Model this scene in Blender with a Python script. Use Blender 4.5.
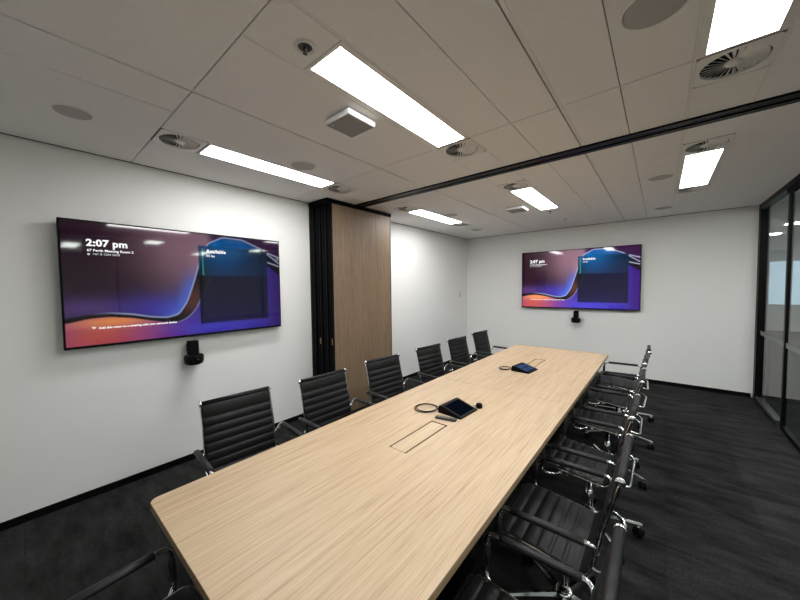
import bpy, bmesh, math, random
import numpy as np
from mathutils import Vector, Matrix

random.seed(7)
for o in list(bpy.data.objects):
    bpy.data.objects.remove(o, do_unlink=True)
scene = bpy.context.scene
COL = scene.collection

# ------------------------------------------------------------------ camera
CAM = (3.4917, 0.0, 1.6592)
YAW, PITCH, ROLL, FPX = -39.6521, -2.4538, -0.6835, 314.58
_y, _p, _r = (math.radians(a) for a in (YAW, PITCH, ROLL))
fw = Vector((math.sin(_y) * math.cos(_p), math.cos(_y) * math.cos(_p), math.sin(_p)))
rt = Vector((math.cos(_y), -math.sin(_y), 0))
up = rt.cross(fw)
rt2 = math.cos(_r) * rt + math.sin(_r) * up
up2 = -math.sin(_r) * rt + math.cos(_r) * up
cam_data = bpy.data.cameras.new('camera')
cam_data.sensor_width = 36.0
cam_data.lens = FPX / 800.0 * 36.0
cam_data.clip_start = 0.02
cam = bpy.data.objects.new('camera', cam_data)
COL.objects.link(cam)
M_ = Matrix((rt2, up2, -fw)).transposed().to_4x4()
M_.translation = Vector(CAM)
cam.matrix_world = M_
scene.camera = cam

# ------------------------------------------------------------------ world, exposure
world = bpy.data.worlds.new('world')
scene.world = world
world.use_nodes = True
world.node_tree.nodes['Background'].inputs[0].default_value = (0.6, 0.68, 0.8, 1)
world.node_tree.nodes['Background'].inputs[1].default_value = 0.3
vs = scene.view_settings
vs.view_transform = 'Standard'
vs.look = 'None'
vs.exposure = 0.20
vs.gamma = 1.0
vs.use_curve_mapping = False

PANEL_LIGHT = 25.0       # radiance of the ceiling light panels
OFFICE_LIGHT = 27.0

# ------------------------------------------------------------------ dimensions
H = 2.74
D = 6.675
R = 4.56
Y0 = -1.60
OX = 9.5                 # far side of the office beyond the glass
TL, TR, TY0, TY1, TZ = 1.788, 2.981, 0.322, 4.878, 0.74


# ------------------------------------------------------------------ materials
def lin(c):
    return tuple((v / 12.92 if v <= 0.04045 else ((v + 0.055) / 1.055) ** 2.4) for v in c)


def rgb(r, g, b):
    return lin((r / 255, g / 255, b / 255)) + (1,)


def mat(name, color, rough=0.5, metal=0.0, noise=None, bump=None, spec=0.5, coat=0.0, emit=None):
    """noise=(scale xyz, amount, detail); bump=(scale, strength, distance)"""
    m = bpy.data.materials.new(name)
    m.use_nodes = True
    nt = m.node_tree
    b = nt.nodes['Principled BSDF']
    b.inputs['Base Color'].default_value = color
    b.inputs['Roughness'].default_value = rough
    b.inputs['Metallic'].default_value = metal
    b.inputs['Specular IOR Level'].default_value = spec
    b.inputs['Coat Weight'].default_value = coat
    if emit:
        b.inputs['Emission Color'].default_value = emit[0]
        b.inputs['Emission Strength'].default_value = emit[1]
    tc = nt.nodes.new('ShaderNodeTexCoord')
    if noise:
        mp = nt.nodes.new('ShaderNodeMapping')
        mp.inputs['Scale'].default_value = noise[0]
        nt.links.new(tc.outputs['Object'], mp.inputs[0])
        n = nt.nodes.new('ShaderNodeTexNoise')
        n.inputs['Scale'].default_value = 1.0
        n.inputs['Detail'].default_value = noise[2]
        nt.links.new(mp.outputs[0], n.inputs['Vector'])
        mx = nt.nodes.new('ShaderNodeMix')
        mx.data_type = 'RGBA'
        a = noise[1]
        mx.inputs[6].default_value = tuple(c * (1 - a) for c in color[:3]) + (1,)
        mx.inputs[7].default_value = tuple(min(1, c * (1 + a)) for c in color[:3]) + (1,)
        nt.links.new(n.outputs['Fac'], mx.inputs[0])
        nt.links.new(mx.outputs[2], b.inputs['Base Color'])
    if bump:
        n2 = nt.nodes.new('ShaderNodeTexNoise')
        n2.inputs['Scale'].default_value = bump[0]
        n2.inputs['Detail'].default_value = 3
        nt.links.new(tc.outputs['Object'], n2.inputs['Vector'])
        bp = nt.nodes.new('ShaderNodeBump')
        bp.inputs['Strength'].default_value = bump[1]
        bp.inputs['Distance'].default_value = bump[2]
        nt.links.new(n2.outputs['Fac'], bp.inputs['Height'])
        nt.links.new(bp.outputs[0], b.inputs['Normal'])
    return m


def wood(name, light, mid, dark, grain_axis, rough=0.45):
    m = bpy.data.materials.new(name)
    m.use_nodes = True
    nt = m.node_tree
    b = nt.nodes['Principled BSDF']
    b.inputs['Roughness'].default_value = rough
    tc = nt.nodes.new('ShaderNodeTexCoord')

    def nz(across, along, detail, dist=0.0):
        mp = nt.nodes.new('ShaderNodeMapping')
        s = [across, across, across]
        s['xyz'.index(grain_axis)] = along
        mp.inputs['Scale'].default_value = s
        nt.links.new(tc.outputs['Object'], mp.inputs[0])
        n = nt.nodes.new('ShaderNodeTexNoise')
        n.inputs['Scale'].default_value = 1
        n.inputs['Detail'].default_value = detail
        n.inputs['Distortion'].default_value = dist
        nt.links.new(mp.outputs[0], n.inputs['Vector'])
        return n
    fine = nz(190, 5, 4, 0.25)
    mid_n = nz(52, 1.6, 4, 0.9)
    plank = nz(7, 0.45, 2, 0.4)
    add = nt.nodes.new('ShaderNodeMath'); add.operation = 'MULTIPLY_ADD'
    add.inputs[1].default_value = 0.5
    nt.links.new(fine.outputs['Fac'], add.inputs[0])
    m2 = nt.nodes.new('ShaderNodeMath'); m2.operation = 'MULTIPLY_ADD'
    m2.inputs[1].default_value = 0.35
    nt.links.new(mid_n.outputs['Fac'], m2.inputs[0])
    m3 = nt.nodes.new('ShaderNodeMath'); m3.operation = 'MULTIPLY'
    m3.inputs[1].default_value = 0.15
    nt.links.new(plank.outputs['Fac'], m3.inputs[0])
    nt.links.new(m3.outputs[0], m2.inputs[2])
    nt.links.new(m2.outputs[0], add.inputs[2])
    cr = nt.nodes.new('ShaderNodeValToRGB')
    cr.color_ramp.elements[0].position = 0.36
    cr.color_ramp.elements[0].color = dark
    cr.color_ramp.elements[1].position = 0.62
    cr.color_ramp.elements[1].color = light
    e = cr.color_ramp.elements.new(0.48)
    e.color = mid
    nt.links.new(add.outputs[0], cr.inputs[0])
    nt.links.new(cr.outputs[0], b.inputs['Base Color'])
    bp = nt.nodes.new('ShaderNodeBump')
    bp.inputs['Strength'].default_value = 0.12
    bp.inputs['Distance'].default_value = 0.001
    nt.links.new(fine.outputs['Fac'], bp.inputs['Height'])
    nt.links.new(bp.outputs[0], b.inputs['Normal'])
    return m


def carpet_mat():
    m = bpy.data.materials.new('charcoal_carpet')
    m.use_nodes = True
    nt = m.node_tree
    b = nt.nodes['Principled BSDF']
    b.inputs['Roughness'].default_value = 0.95
    b.inputs['Specular IOR Level'].default_value = 0.15
    geo = nt.nodes.new('ShaderNodeNewGeometry')
    oi = nt.nodes.new('ShaderNodeObjectInfo')

    def nz(s, detail):
        mp = nt.nodes.new('ShaderNodeMapping')
        mp.inputs['Scale'].default_value = s
        nt.links.new(geo.outputs['Position'], mp.inputs[0])
        n = nt.nodes.new('ShaderNodeTexNoise')
        n.inputs['Scale'].default_value = 1
        n.inputs['Detail'].default_value = detail
        n.inputs['Roughness'].default_value = 0.65
        nt.links.new(mp.outputs[0], n.inputs['Vector'])
        return n
    a = nz((3.0, 9, 3), 8)
    c = nz((75, 75, 75), 3)
    s1 = nt.nodes.new('ShaderNodeMath'); s1.operation = 'MULTIPLY_ADD'
    s1.inputs[1].default_value = 0.10
    nt.links.new(oi.outputs['Random'], s1.inputs[0])
    nt.links.new(a.outputs['Fac'], s1.inputs[2])
    cr = nt.nodes.new('ShaderNodeValToRGB')
    cr.color_ramp.elements[0].position = 0.40
    cr.color_ramp.elements[0].color = (0.008, 0.008, 0.008, 1)
    cr.color_ramp.elements[1].position = 0.78
    cr.color_ramp.elements[1].color = (0.046, 0.046, 0.0455, 1)
    nt.links.new(s1.outputs[0], cr.inputs[0])
    mx = nt.nodes.new('ShaderNodeMix'); mx.data_type = 'RGBA'; mx.blend_type = 'MULTIPLY'
    mx.inputs[0].default_value = 0.8
    cr2 = nt.nodes.new('ShaderNodeValToRGB')
    cr2.color_ramp.elements[0].position = 0.3
    cr2.color_ramp.elements[0].color = (0.35, 0.35, 0.35, 1)
    cr2.color_ramp.elements[1].position = 0.7
    cr2.color_ramp.elements[1].color = (1, 1, 1, 1)
    nt.links.new(c.outputs['Fac'], cr2.inputs[0])
    nt.links.new(cr.outputs[0], mx.inputs[6])
    nt.links.new(cr2.outputs[0], mx.inputs[7])
    nt.links.new(mx.outputs[2], b.inputs['Base Color'])
    bp = nt.nodes.new('ShaderNodeBump')
    bp.inputs['Strength'].default_value = 0.5
    bp.inputs['Distance'].default_value = 0.003
    nt.links.new(c.outputs['Fac'], bp.inputs['Height'])
    nt.links.new(bp.outputs[0], b.inputs['Normal'])
    return m


def emit_mat(name, color, strength):
    m = bpy.data.materials.new(name)
    m.use_nodes = True
    nt = m.node_tree
    nt.nodes.remove(nt.nodes['Principled BSDF'])
    e = nt.nodes.new('ShaderNodeEmission')
    e.inputs[0].default_value = color
    e.inputs[1].default_value = strength
    nt.links.new(e.outputs[0], nt.nodes['Material Output'].inputs[0])
    return m


def glass_mat(name, tint, rough=0.0, frost=0.0):
    m = bpy.data.materials.new(name)
    m.use_nodes = True
    nt = m.node_tree
    nt.nodes.remove(nt.nodes['Principled BSDF'])
    t = nt.nodes.new('ShaderNodeBsdfTransparent')
    t.inputs[0].default_value = tint
    g = nt.nodes.new('ShaderNodeBsdfGlossy')
    g.inputs['Roughness'].default_value = rough
    fr = nt.nodes.new('ShaderNodeFresnel')
    fr.inputs[0].default_value = 1.5
    mx = nt.nodes.new('ShaderNodeMixShader')
    geo = nt.nodes.new('ShaderNodeNewGeometry')       # one surface reflection per pane: none on the inner back face
    fm = nt.nodes.new('ShaderNodeMath'); fm.operation = 'MULTIPLY_ADD'
    fm.inputs[1].default_value = -1.0; fm.inputs[2].default_value = 1.0
    nt.links.new(geo.outputs['Backfacing'], fm.inputs[0])
    fx = nt.nodes.new('ShaderNodeMath'); fx.operation = 'MULTIPLY'
    nt.links.new(fr.outputs[0], fx.inputs[0]); nt.links.new(fm.outputs[0], fx.inputs[1])
    nt.links.new(fx.outputs[0], mx.inputs[0])
    nt.links.new(t.outputs[0], mx.inputs[1])
    nt.links.new(g.outputs[0], mx.inputs[2])
    out = mx
    if frost > 0:
        dfs = nt.nodes.new('ShaderNodeBsdfDiffuse')
        dfs.inputs[0].default_value = (0.30, 0.33, 0.32, 1)
        m2 = nt.nodes.new('ShaderNodeMixShader')
        m2.inputs[0].default_value = frost
        nt.links.new(mx.outputs[0], m2.inputs[1])
        nt.links.new(dfs.outputs[0], m2.inputs[2])
        out = m2
    nt.links.new(out.outputs[0], nt.nodes['Material Output'].inputs[0])
    return m


def screen_mat():
    m = bpy.data.materials.new('display_picture')
    m.use_nodes = True
    nt = m.node_tree
    b = nt.nodes['Principled BSDF']
    b.inputs['Base Color'].default_value = (0.004, 0.004, 0.005, 1)
    b.inputs['Roughness'].default_value = 0.045
    b.inputs['Specular IOR Level'].default_value = 0.5
    at = nt.nodes.new('ShaderNodeAttribute')
    at.attribute_name = 'picture'
    nt.links.new(at.outputs['Color'], b.inputs['Emission Color'])
    b.inputs['Emission Strength'].default_value = 1.0
    return m


MT = dict(
    wall=mat('white_wall_paint', (0.86, 0.86, 0.845, 1), 0.75, noise=((0.7, 0.7, 0.7), 0.03, 3), bump=(120, 0.08, 0.001)),
    ceil=mat('mineral_fibre_tile', (0.90, 0.893, 0.88, 1), 0.9, noise=((60, 60, 60), 0.04, 3), bump=(260, 0.15, 0.001)),
    grid=mat('ceiling_grid_metal', (0.86, 0.85, 0.83, 1), 0.6, noise=((5, 5, 5), 0.02, 2)),
    gap=mat('ceiling_void', (0.22, 0.21, 0.20, 1), 0.9, noise=((9, 9, 9), 0.1, 2)),
    vent=mat('vent_white', (0.84, 0.83, 0.80, 1), 0.5, noise=((20, 20, 20), 0.03, 2)),
    dark=mat('vent_dark', (0.012, 0.012, 0.012, 1), 0.9, noise=((9, 9, 9), 0.2, 2)),
    grille=mat('speaker_grille', (0.46, 0.455, 0.44, 1), 0.7, noise=((500, 500, 500), 0.25, 1)),
    black=mat('black_aluminium', (0.0035, 0.0035, 0.004, 1), 0.4, 0.0, noise=((30, 30, 30), 0.2, 2), spec=0.12),
    blackmatte=mat('black_matte', (0.003, 0.003, 0.0033, 1), 0.7, noise=((30, 30, 30), 0.2, 2), spec=0.1),
    blackplastic=mat('black_plastic', (0.005, 0.005, 0.0055, 1), 0.42, noise=((80, 80, 80), 0.2, 2), spec=0.07),
    greyplastic=mat('grey_plastic', (0.025, 0.025, 0.026, 1), 0.45, noise=((80, 80, 80), 0.1, 2)),
    greymetal=mat('grey_anodised', (0.07, 0.07, 0.075, 1), 0.4, 0.5, noise=((30, 30, 30), 0.1, 2)),
    leather=mat('black_leather', (0.0075, 0.0075, 0.008, 1), 0.45, noise=((40, 40, 40), 0.25, 3), bump=(420, 0.25, 0.0006), spec=0.28),
    armpad=mat('black_arm_leather', (0.016, 0.016, 0.017, 1), 0.5, noise=((60, 60, 60), 0.2, 3), bump=(500, 0.2, 0.0005), spec=0.35),
    chrome=mat('chrome', (0.82, 0.82, 0.83, 1), 0.08, 1.0, noise=((20, 20, 20), 0.02, 2)),
    oak=wood('oak_tabletop', rgb(203, 179, 149), rgb(190, 165, 134), rgb(169, 142, 111), 'y'),
    oakedge=wood('oak_edge', rgb(165, 142, 114), rgb(150, 126, 98), rgb(125, 102, 78), 'y'),
    panelwood=wood('partition_veneer', rgb(145, 123, 99), rgb(129, 107, 84), rgb(106, 85, 65), 'z', 0.5),
    carpet=carpet_mat(),
    white=mat('white_plastic', (0.72, 0.72, 0.71, 1), 0.4, noise=((30, 30, 30), 0.02, 2)),
    shadeplate=mat('grey_parts_and_shade', (0.30, 0.30, 0.295, 1), 0.5, noise=((200, 200, 200), 0.05, 2)),  # plain grey small parts; on the ceiling boxes the grey is painted shade
    panel=emit_mat('light_panel', (1.0, 0.995, 0.985, 1), PANEL_LIGHT),
    office=emit_mat('office_light_panel', (1.0, 0.98, 0.95, 1), OFFICE_LIGHT),
    glass=glass_mat('clear_glass', (0.86, 0.91, 0.89, 1)),
    film=glass_mat('frosted_film', (0.6, 0.66, 0.64, 1), 0.15, 0.6),
    screen=screen_mat(),
    text=emit_mat('screen_white', (1, 1, 1, 1), 0.95),
    textdim=emit_mat('screen_grey', (0.85, 0.88, 0.95, 1), 0.6),
    green=emit_mat('screen_green', (0.25, 0.75, 0.45, 1), 0.8),
    uidark=emit_mat('console_screen_blue', (0.06, 0.10, 0.22, 1), 0.28),
    uidim=emit_mat('console_screen_dim', (0.02, 0.03, 0.06, 1), 0.12),
    uilight=emit_mat('console_screen_tile', (0.10, 0.17, 0.36, 1), 0.40),
    brass=mat('brass_latch', (0.35, 0.24, 0.12, 1), 0.35, 0.9, noise=((30, 30, 30), 0.1, 2)),
    sky=emit_mat('window_daylight', (0.62, 0.82, 1.0, 1), 0.8),
    officewall=mat('office_wall_paint', (0.75, 0.76, 0.75, 1), 0.8, noise=((1, 1, 1), 0.05, 2)),
    officeceil=mat('office_ceiling', (0.8, 0.8, 0.78, 1), 0.9, noise=((3, 3, 3), 0.03, 2)),
)


# ------------------------------------------------------------------ mesh helpers
class MB:
    def __init__(s):
        s.v, s.f, s.sm = [], [], []

    def add(s, vs_, fs, smooth=False):
        n = len(s.v)
        s.v.extend([tuple(v) for v in vs_])
        s.f.extend([tuple(i + n for i in f) for f in fs])
        s.sm.extend([smooth] * len(fs))
        return s

    def box(s, x0, x1, y0, y1, z0, z1):
        v = [(x, y, z) for z in (z0, z1) for y in (y0, y1) for x in (x0, x1)]
        return s.add(v, [(0, 2, 3, 1), (4, 5, 7, 6), (0, 1, 5, 4), (2, 6, 7, 3), (0, 4, 6, 2), (1, 3, 7, 5)])

    def rbox(s, x0, x1, y0, y1, z0, z1, b=0.004, seg=2):
        bm = bmesh.new()
        v = [bm.verts.new((x, y, z)) for z in (z0, z1) for y in (y0, y1) for x in (x0, x1)]
        for f in [(0, 2, 3, 1), (4, 5, 7, 6), (0, 1, 5, 4), (2, 6, 7, 3), (0, 4, 6, 2), (1, 3, 7, 5)]:
            bm.faces.new([v[i] for i in f])
        bmesh.ops.bevel(bm, geom=bm.edges[:], offset=b, segments=seg, profile=0.5, affect='EDGES')
        bm.verts.ensure_lookup_table()
        bm.verts.index_update()
        s.add([x.co[:] for x in bm.verts], [[q.index for q in f.verts] for f in bm.faces])
        bm.free()
        return s

    def prism(s, pts, z0, z1, axis='z', smooth=False):
        """extrude a closed outline (ccw) along an axis"""
        n = len(pts)

        def P(a, b, c):
            return (a, b, c) if axis == 'z' else ((a, c, b) if axis == 'y' else (c, a, b))
        v = [P(a, b, z0) for a, b in pts] + [P(a, b, z1) for a, b in pts]
        f = [tuple(range(n - 1, -1, -1)), tuple(range(n, 2 * n))]
        s.add(v, f)
        k = len(s.v) - 2 * n
        for i in range(n):
            j = (i + 1) % n
            s.f.append((k + i, k + j, k + n + j, k + n + i))
            s.sm.append(smooth)
        return s

    def tube(s, path, r, seg=10, ry=None, cap=True, radii=None):
        P = [Vector(p) for p in path]
        n = len(P)
        t0 = (P[1] - P[0]).normalized()
        ref = Vector((0, 0, 1)) if abs(t0.z) < 0.9 else Vector((1, 0, 0))
        u = (ref - t0 * ref.dot(t0)).normalized()
        vs_, fs = [], []
        for i in range(n):
            if i == 0: t = (P[1] - P[0])
            elif i == n - 1: t = (P[-1] - P[-2])
            else: t = (P[i + 1] - P[i]).normalized() + (P[i] - P[i - 1]).normalized()
            t.normalize()
            u = (u - t * u.dot(t)).normalized()
            w = t.cross(u)
            rr = radii[i] if radii else r
            for k in range(seg):
                a = 2 * math.pi * k / seg
                vs_.append(P[i] + u * (math.cos(a) * (ry if ry else rr)) + w * (math.sin(a) * rr))
        for i in range(n - 1):
            for k in range(seg):
                k2 = (k + 1) % seg
                fs.append((i * seg + k, i * seg + k2, (i + 1) * seg + k2, (i + 1) * seg + k))
        s.add(vs_, fs, True)
        if cap:
            b = len(s.v) - n * seg
            s.f.append(tuple(b + k for k in range(seg - 1, -1, -1))); s.sm.append(False)
            s.f.append(tuple(b + (n - 1) * seg + k for k in range(seg))); s.sm.append(False)
        return s

    def lathe(s, prof, seg=24, center=(0, 0, 0), axis='z'):
        """prof: list of (radius, height)"""
        vs_, fs = [], []
        c = Vector(center)
        for r, h in prof:
            for k in range(seg):
                a = 2 * math.pi * k / seg
                x, y = r * math.cos(a), r * math.sin(a)
                p = (x, y, h) if axis == 'z' else ((h, x, y) if axis == 'x' else (y, h, x))
                vs_.append(c + Vector(p))
        n = len(prof)
        for i in range(n - 1):
            for k in range(seg):
                k2 = (k + 1) % seg
                fs.append((i * seg + k, i * seg + k2, (i + 1) * seg + k2, (i + 1) * seg + k))
        s.add(vs_, fs, True)
        b = len(s.v) - n * seg
        if prof[0][0] > 1e-6:
            s.f.append(tuple(b + k for k in range(seg - 1, -1, -1))); s.sm.append(False)
        if prof[-1][0] > 1e-6:
            s.f.append(tuple(b + (n - 1) * seg + k for k in range(seg))); s.sm.append(False)
        return s

    def mesh(s, name, m):
        me = bpy.data.meshes.new(name)
        me.from_pydata([tuple(v) for v in s.v], [], s.f)
        for p, q in zip(me.polygons, s.sm):
            p.use_smooth = q
        me.materials.append(m)
        me.update()
        return me

    def build(s, name, m, parent=None, loc=None):
        o = bpy.data.objects.new(name, s.mesh(name, m))
        COL.objects.link(o)
        if parent: o.parent = parent
        if loc: o.location = loc
        return o


def recalc(me):
    bm = bmesh.new(); bm.from_mesh(me)
    bmesh.ops.recalc_face_normals(bm, faces=bm.faces[:])
    bm.to_mesh(me); bm.free()


def share(name, me, parent=None, loc=(0, 0, 0), rot=(0, 0, 0), scale=(1, 1, 1)):
    o = bpy.data.objects.new(name, me)
    COL.objects.link(o)
    o.parent = parent
    o.location = loc; o.rotation_euler = rot; o.scale = scale
    return o


def tag(o, label=None, cat=None, group=None, kind=None):
    if label: o['label'] = label
    if cat: o['category'] = cat
    if group: o['group'] = group
    if kind: o['kind'] = kind
    return o


def thing(name, label, cat, loc=(0, 0, 0), rz=0.0, group=None):
    o = bpy.data.objects.new(name, None)
    COL.objects.link(o)
    o.empty_display_size = 0.1
    o.location = loc; o.rotation_euler = (0, 0, rz)
    return tag(o, label, cat, group)


def copy_tree(o, parent=None):
    c = o.copy(); COL.objects.link(c); c.parent = parent
    for ch in list(o.children):
        copy_tree(ch, c)
    return c


def struct(o, label=None, cat=None):
    return tag(o, label, cat, kind='structure')


def arc(cx, cy, r, a0, a1, n):
    return [(cx + r * math.cos(math.radians(a0 + (a1 - a0) * i / n)), cy + r * math.sin(math.radians(a0 + (a1 - a0) * i / n))) for i in range(n + 1)]


# ================================================================== ROOM SHELL
struct(MB().box(-0.12, 0, Y0 - 0.1, D + 0.12, -0.1, H + 0.15).build('wall_left', MT['wall']),
       'white painted wall behind the large screen and the folding partition', 'wall')
struct(MB().box(0, R + 0.03, D, D + 0.12, -0.1, H + 0.15).build('wall_far', MT['wall']),
       'white painted end wall carrying the far screen', 'wall')
struct(MB().box(0, R + 0.03, Y0 - 0.1, Y0, -0.1, H + 0.15).build('wall_near', MT['wall']),
       'white painted end wall opposite the far screen', 'wall')
for nm, a, lb in (('baseboard_left', (0, 0.014, Y0, D), 'black skirting along the wall with the large screen'),
                  ('baseboard_far', (0.014, R - 0.04, D - 0.014, D), 'black skirting along the end wall under the far screen'),
                  ('baseboard_near', (0.014, R - 0.04, Y0, Y0 + 0.014), 'black skirting along the opposite end wall')):
    struct(MB().rbox(*a, 0.0, 0.058, 0.003, 1).build(nm, MT['blackmatte']), lb, 'skirting')

# floor: slab with carpet tiles
floor = struct(MB().box(0, R, Y0, D, -0.1, -0.007).build('floor', MT['blackmatte']),
               'charcoal carpet tile floor with brushed streaks', 'floor')
nx, ny = 9, 16
tx, ty = R / nx, (D - Y0) / ny
tile_me = MB().rbox(-tx / 2 + 0.0004, tx / 2 - 0.0004, -ty / 2 + 0.0004, ty / 2 - 0.0004, -0.0072, 0.0, 0.001, 1).mesh('carpet_tile', MT['carpet'])
for i in range(nx):
    for j in range(ny):
        share('carpet_tile', tile_me, floor, ((i + .5) * tx, Y0 + (j + .5) * ty, 0))

# ceiling: slab, runners and tiles
ceiling = struct(MB().box(0, R + 0.03, Y0, D, H + 0.012, H + 0.10).build('ceiling', MT['gap']),
                 'suspended ceiling of off-white mineral tiles', 'ceiling')
GAP = 0.0021
FL = 0.007              # half width of the flange beside the light strips
FLX = (0.6, 0.9, 2.1, 2.4, 3.6, 3.9)
RUN = 0.013            # half width of a main runner


def ceil_tile(x0, x1, y0, y1):
    g = [RUN if any(abs(v - k) < 0.01 for k in (1.5, 3.0)) else (FL if any(abs(v - k) < 0.01 for k in FLX) else GAP) for v in (x0, x1)]
    a0 = x0 + (g[0] if x0 > 0.001 else 0.012); a1 = x1 - (g[1] if x1 < R - 0.01 else 0.0)
    MB().rbox(a0, a1, y0 + 0.003, y1 - 0.003, H, H + 0.0125, 0.0015, 1).build('ceiling_tile', MT['ceil'], ceiling)


XS = [0, 0.6, 0.9, 1.5, 2.1, 2.4, 2.7, 3.0, 3.3, 3.6, 3.9, R + 0.02]
STR = [(0.6, 0.9), (2.1, 2.4), (3.6, 3.9)]
YS = [(Y0, -0.86), (-0.86, 0.645), (0.645, 2.14), (2.14, 2.855), (3.005, 3.65), (3.65, 5.165), (5.165, D - 0.012)]
slots = {2: [(0.645, 0.945), (0.945, 2.14)], 3: [(2.14, 2.44), (2.44, 2.855)], 4: [(3.005, 3.35), (3.35, 3.65)], 5: [(3.65, 4.865), (4.865, 5.165)]}
VENTS, LIGHTS = [], []
for bi, (ya, yb) in enumerate(YS):
    xs = list(XS)
    if bi <= 1: xs = [0, 1.18, 1.5] + [q for q in xs if q > 2.9]
    for x0, x1 in zip(xs[:-1], xs[1:]):
        strip = any(abs(x0 - s[0]) < 0.01 and abs(x1 - s[1]) < 0.01 for s in STR)
        if strip and bi in slots:
            si = [k for k, s in enumerate(STR) if abs(x0 - s[0]) < 0.01][0]
            for k, (sa, sb) in enumerate(slots[bi]):
                if sb - sa > 1.0: LIGHTS.append((x0, x1, sa, sb, si, bi)); continue
                is_vent = (bi == 2 and k == 0 and si != 1) or (bi == 3 and k == 0) or (bi == 4 and k == 1) or (bi == 5 and k == 1 and si != 1)
                if is_vent: VENTS.append((x0, x1, sa, sb, si, bi)); continue
                ceil_tile(x0, x1, sa, sb)
        else:
            ceil_tile(x0, x1, ya, yb)
for k, xr in enumerate((1.5, 3.0)):
    for ya, yb in ((Y0, 2.855), (3.005, D - 0.012)):
        MB().box(xr - RUN + 0.006, xr + RUN - 0.002, ya, yb, H + 0.003, H + 0.0125).build('ceiling_runner', MT['grid'], ceiling)
for xr in FLX:
    for ya, yb in ((0.647, 2.855), (3.005, D - 0.012)):
        MB().box(xr - FL + 0.001, xr + FL - 0.0005, ya, yb, H + 0.001, H + 0.0125).build('ceiling_flange', MT['grid'], ceiling)
# shadow-gap angle along the walls
struct(MB().box(0.0005, 0.011, Y0, D - 0.012, H - 0.004, H + 0.006).build('trim_1', MT['greymetal']), 'thin dark ceiling edge along the screen wall', 'trim')
struct(MB().box(0.011, R - 0.1, D - 0.011, D - 0.0005, H - 0.004, H + 0.006).build('trim_2', MT['greymetal']), 'thin dark ceiling edge along the end wall', 'trim')

# ================================================================== GLASS PARTITION (right side)
wall_right = struct(MB().box(R - 0.02, R + 0.07, Y0, D, H - 0.05, H + 0.0).build('wall_right', MT['black']),
                    'black framed glass partition along the carpet aisle', 'glass partition')
MB().box(R - 0.01, R + 0.05, Y0, 5.45, H - 0.10, H - 0.05).build('head_rail', MT['blackmatte'], wall_right)
MB().box(R - 0.018, R + 0.02, 5.45, D - 0.1, H - 0.075, H - 0.05).build('door_track', MT['greymetal'], wall_right)
MB().box(R - 0.02, R + 0.07, D - 0.10, D, 0, H - 0.05).build('corner_post', MT['black'], wall_right)
MB().box(R + 0.035, R + 0.065, 6.30, 6.34, 0.0, 0.93).build('frame_post', MT['greymetal'], wall_right)
sill = MB().rbox(R - 0.015, R + 0.06, 5.56, D - 0.10, 0.0, 0.05, 0.004, 1).build('sill', MT['greymetal'], wall_right)
MB().box(R - 0.019, R - 0.0145, 5.55, D - 0.10, 0.0, 0.02).build('sill_edge', MT['black'], sill)
MB().box(R + 0.004, R + 0.042, 5.41, 5.46, 0.0, H - 0.05).build('mullion', MT['black'], wall_right)
MB().box(R + 0.0, R + 0.04, Y0, 5.41, 0.0, 0.05).build('floor_rail', MT['black'], wall_right)
for k, (ya, yb) in enumerate(((5.46, D - 0.10), (4.0, 5.41), (2.6, 3.97), (1.2, 2.57), (-0.2, 1.17), (Y0, -0.23))):
    gp = MB().box(R + 0.018, R + 0.028, ya, yb, 0.05, H - 0.06).build('glass_pane', MT['glass'], wall_right)
    MB().box(R + 0.0165, R + 0.0175, ya, yb, 0.925, 0.985).build('frosted_band', MT['film'], gp)
    if k > 0 and yb < 4.5:
        MB().box(R + 0.005, R + 0.04, yb, yb + 0.03, 0.05, H - 0.06).build('mullion', MT['black'], wall_right)

# office beyond the glass
ZC = H
OF = 16.5
struct(MB().box(R, OX, Y0 - 3, OF, -0.1, -0.003).build('floor_office', MT['carpet']), 'dark carpet of the office beyond the glass', 'floor')
struct(MB().box(R + 0.07, OX, Y0 - 3, OF, ZC, ZC + 0.1).build('ceiling_office', MT['officeceil']), 'plain ceiling of the office beyond the glass', 'ceiling')
struct(MB().box(OX, OX + 0.1, Y0 - 3, OF, -0.1, ZC + 0.1).build('wall_office_side', MT['officewall']), 'pale wall across the office beyond the glass', 'wall')
struct(MB().box(R + 0.03, OX, Y0 - 3.1, Y0 - 3, -0.1, ZC + 0.1).build('wall_office_near', MT['officewall']), 'pale near end wall of the office', 'wall')
struct(MB().box(R + 0.03, OX, OF, OF + 0.1, -0.1, ZC + 0.1).build('wall_office_far', MT['officewall']), 'pale far end wall of the office', 'wall')
struct(MB().box(R - 0.07, R + 0.03, D + 0.12, OF, -0.1, ZC + 0.1).build('wall_corridor', MT['officewall']), 'pale corridor wall beyond the end wall', 'wall')
w1 = struct(MB().box(5.0, 9.0, OF - 0.04, OF, 0.9, 2.35).build('window_1', MT['sky']), 'bright daylight window at the end of the office', 'window')
MB().box(4.95, 9.05, OF - 0.07, OF, 0.84, 0.9).build('window_sill', MT['white'], w1)
for xm in (6.3, 7.6):
    MB().box(xm, xm + 0.06, OF - 0.06, OF - 0.04, 0.9, 2.35).build('window_mullion', MT['white'], w1)


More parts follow.
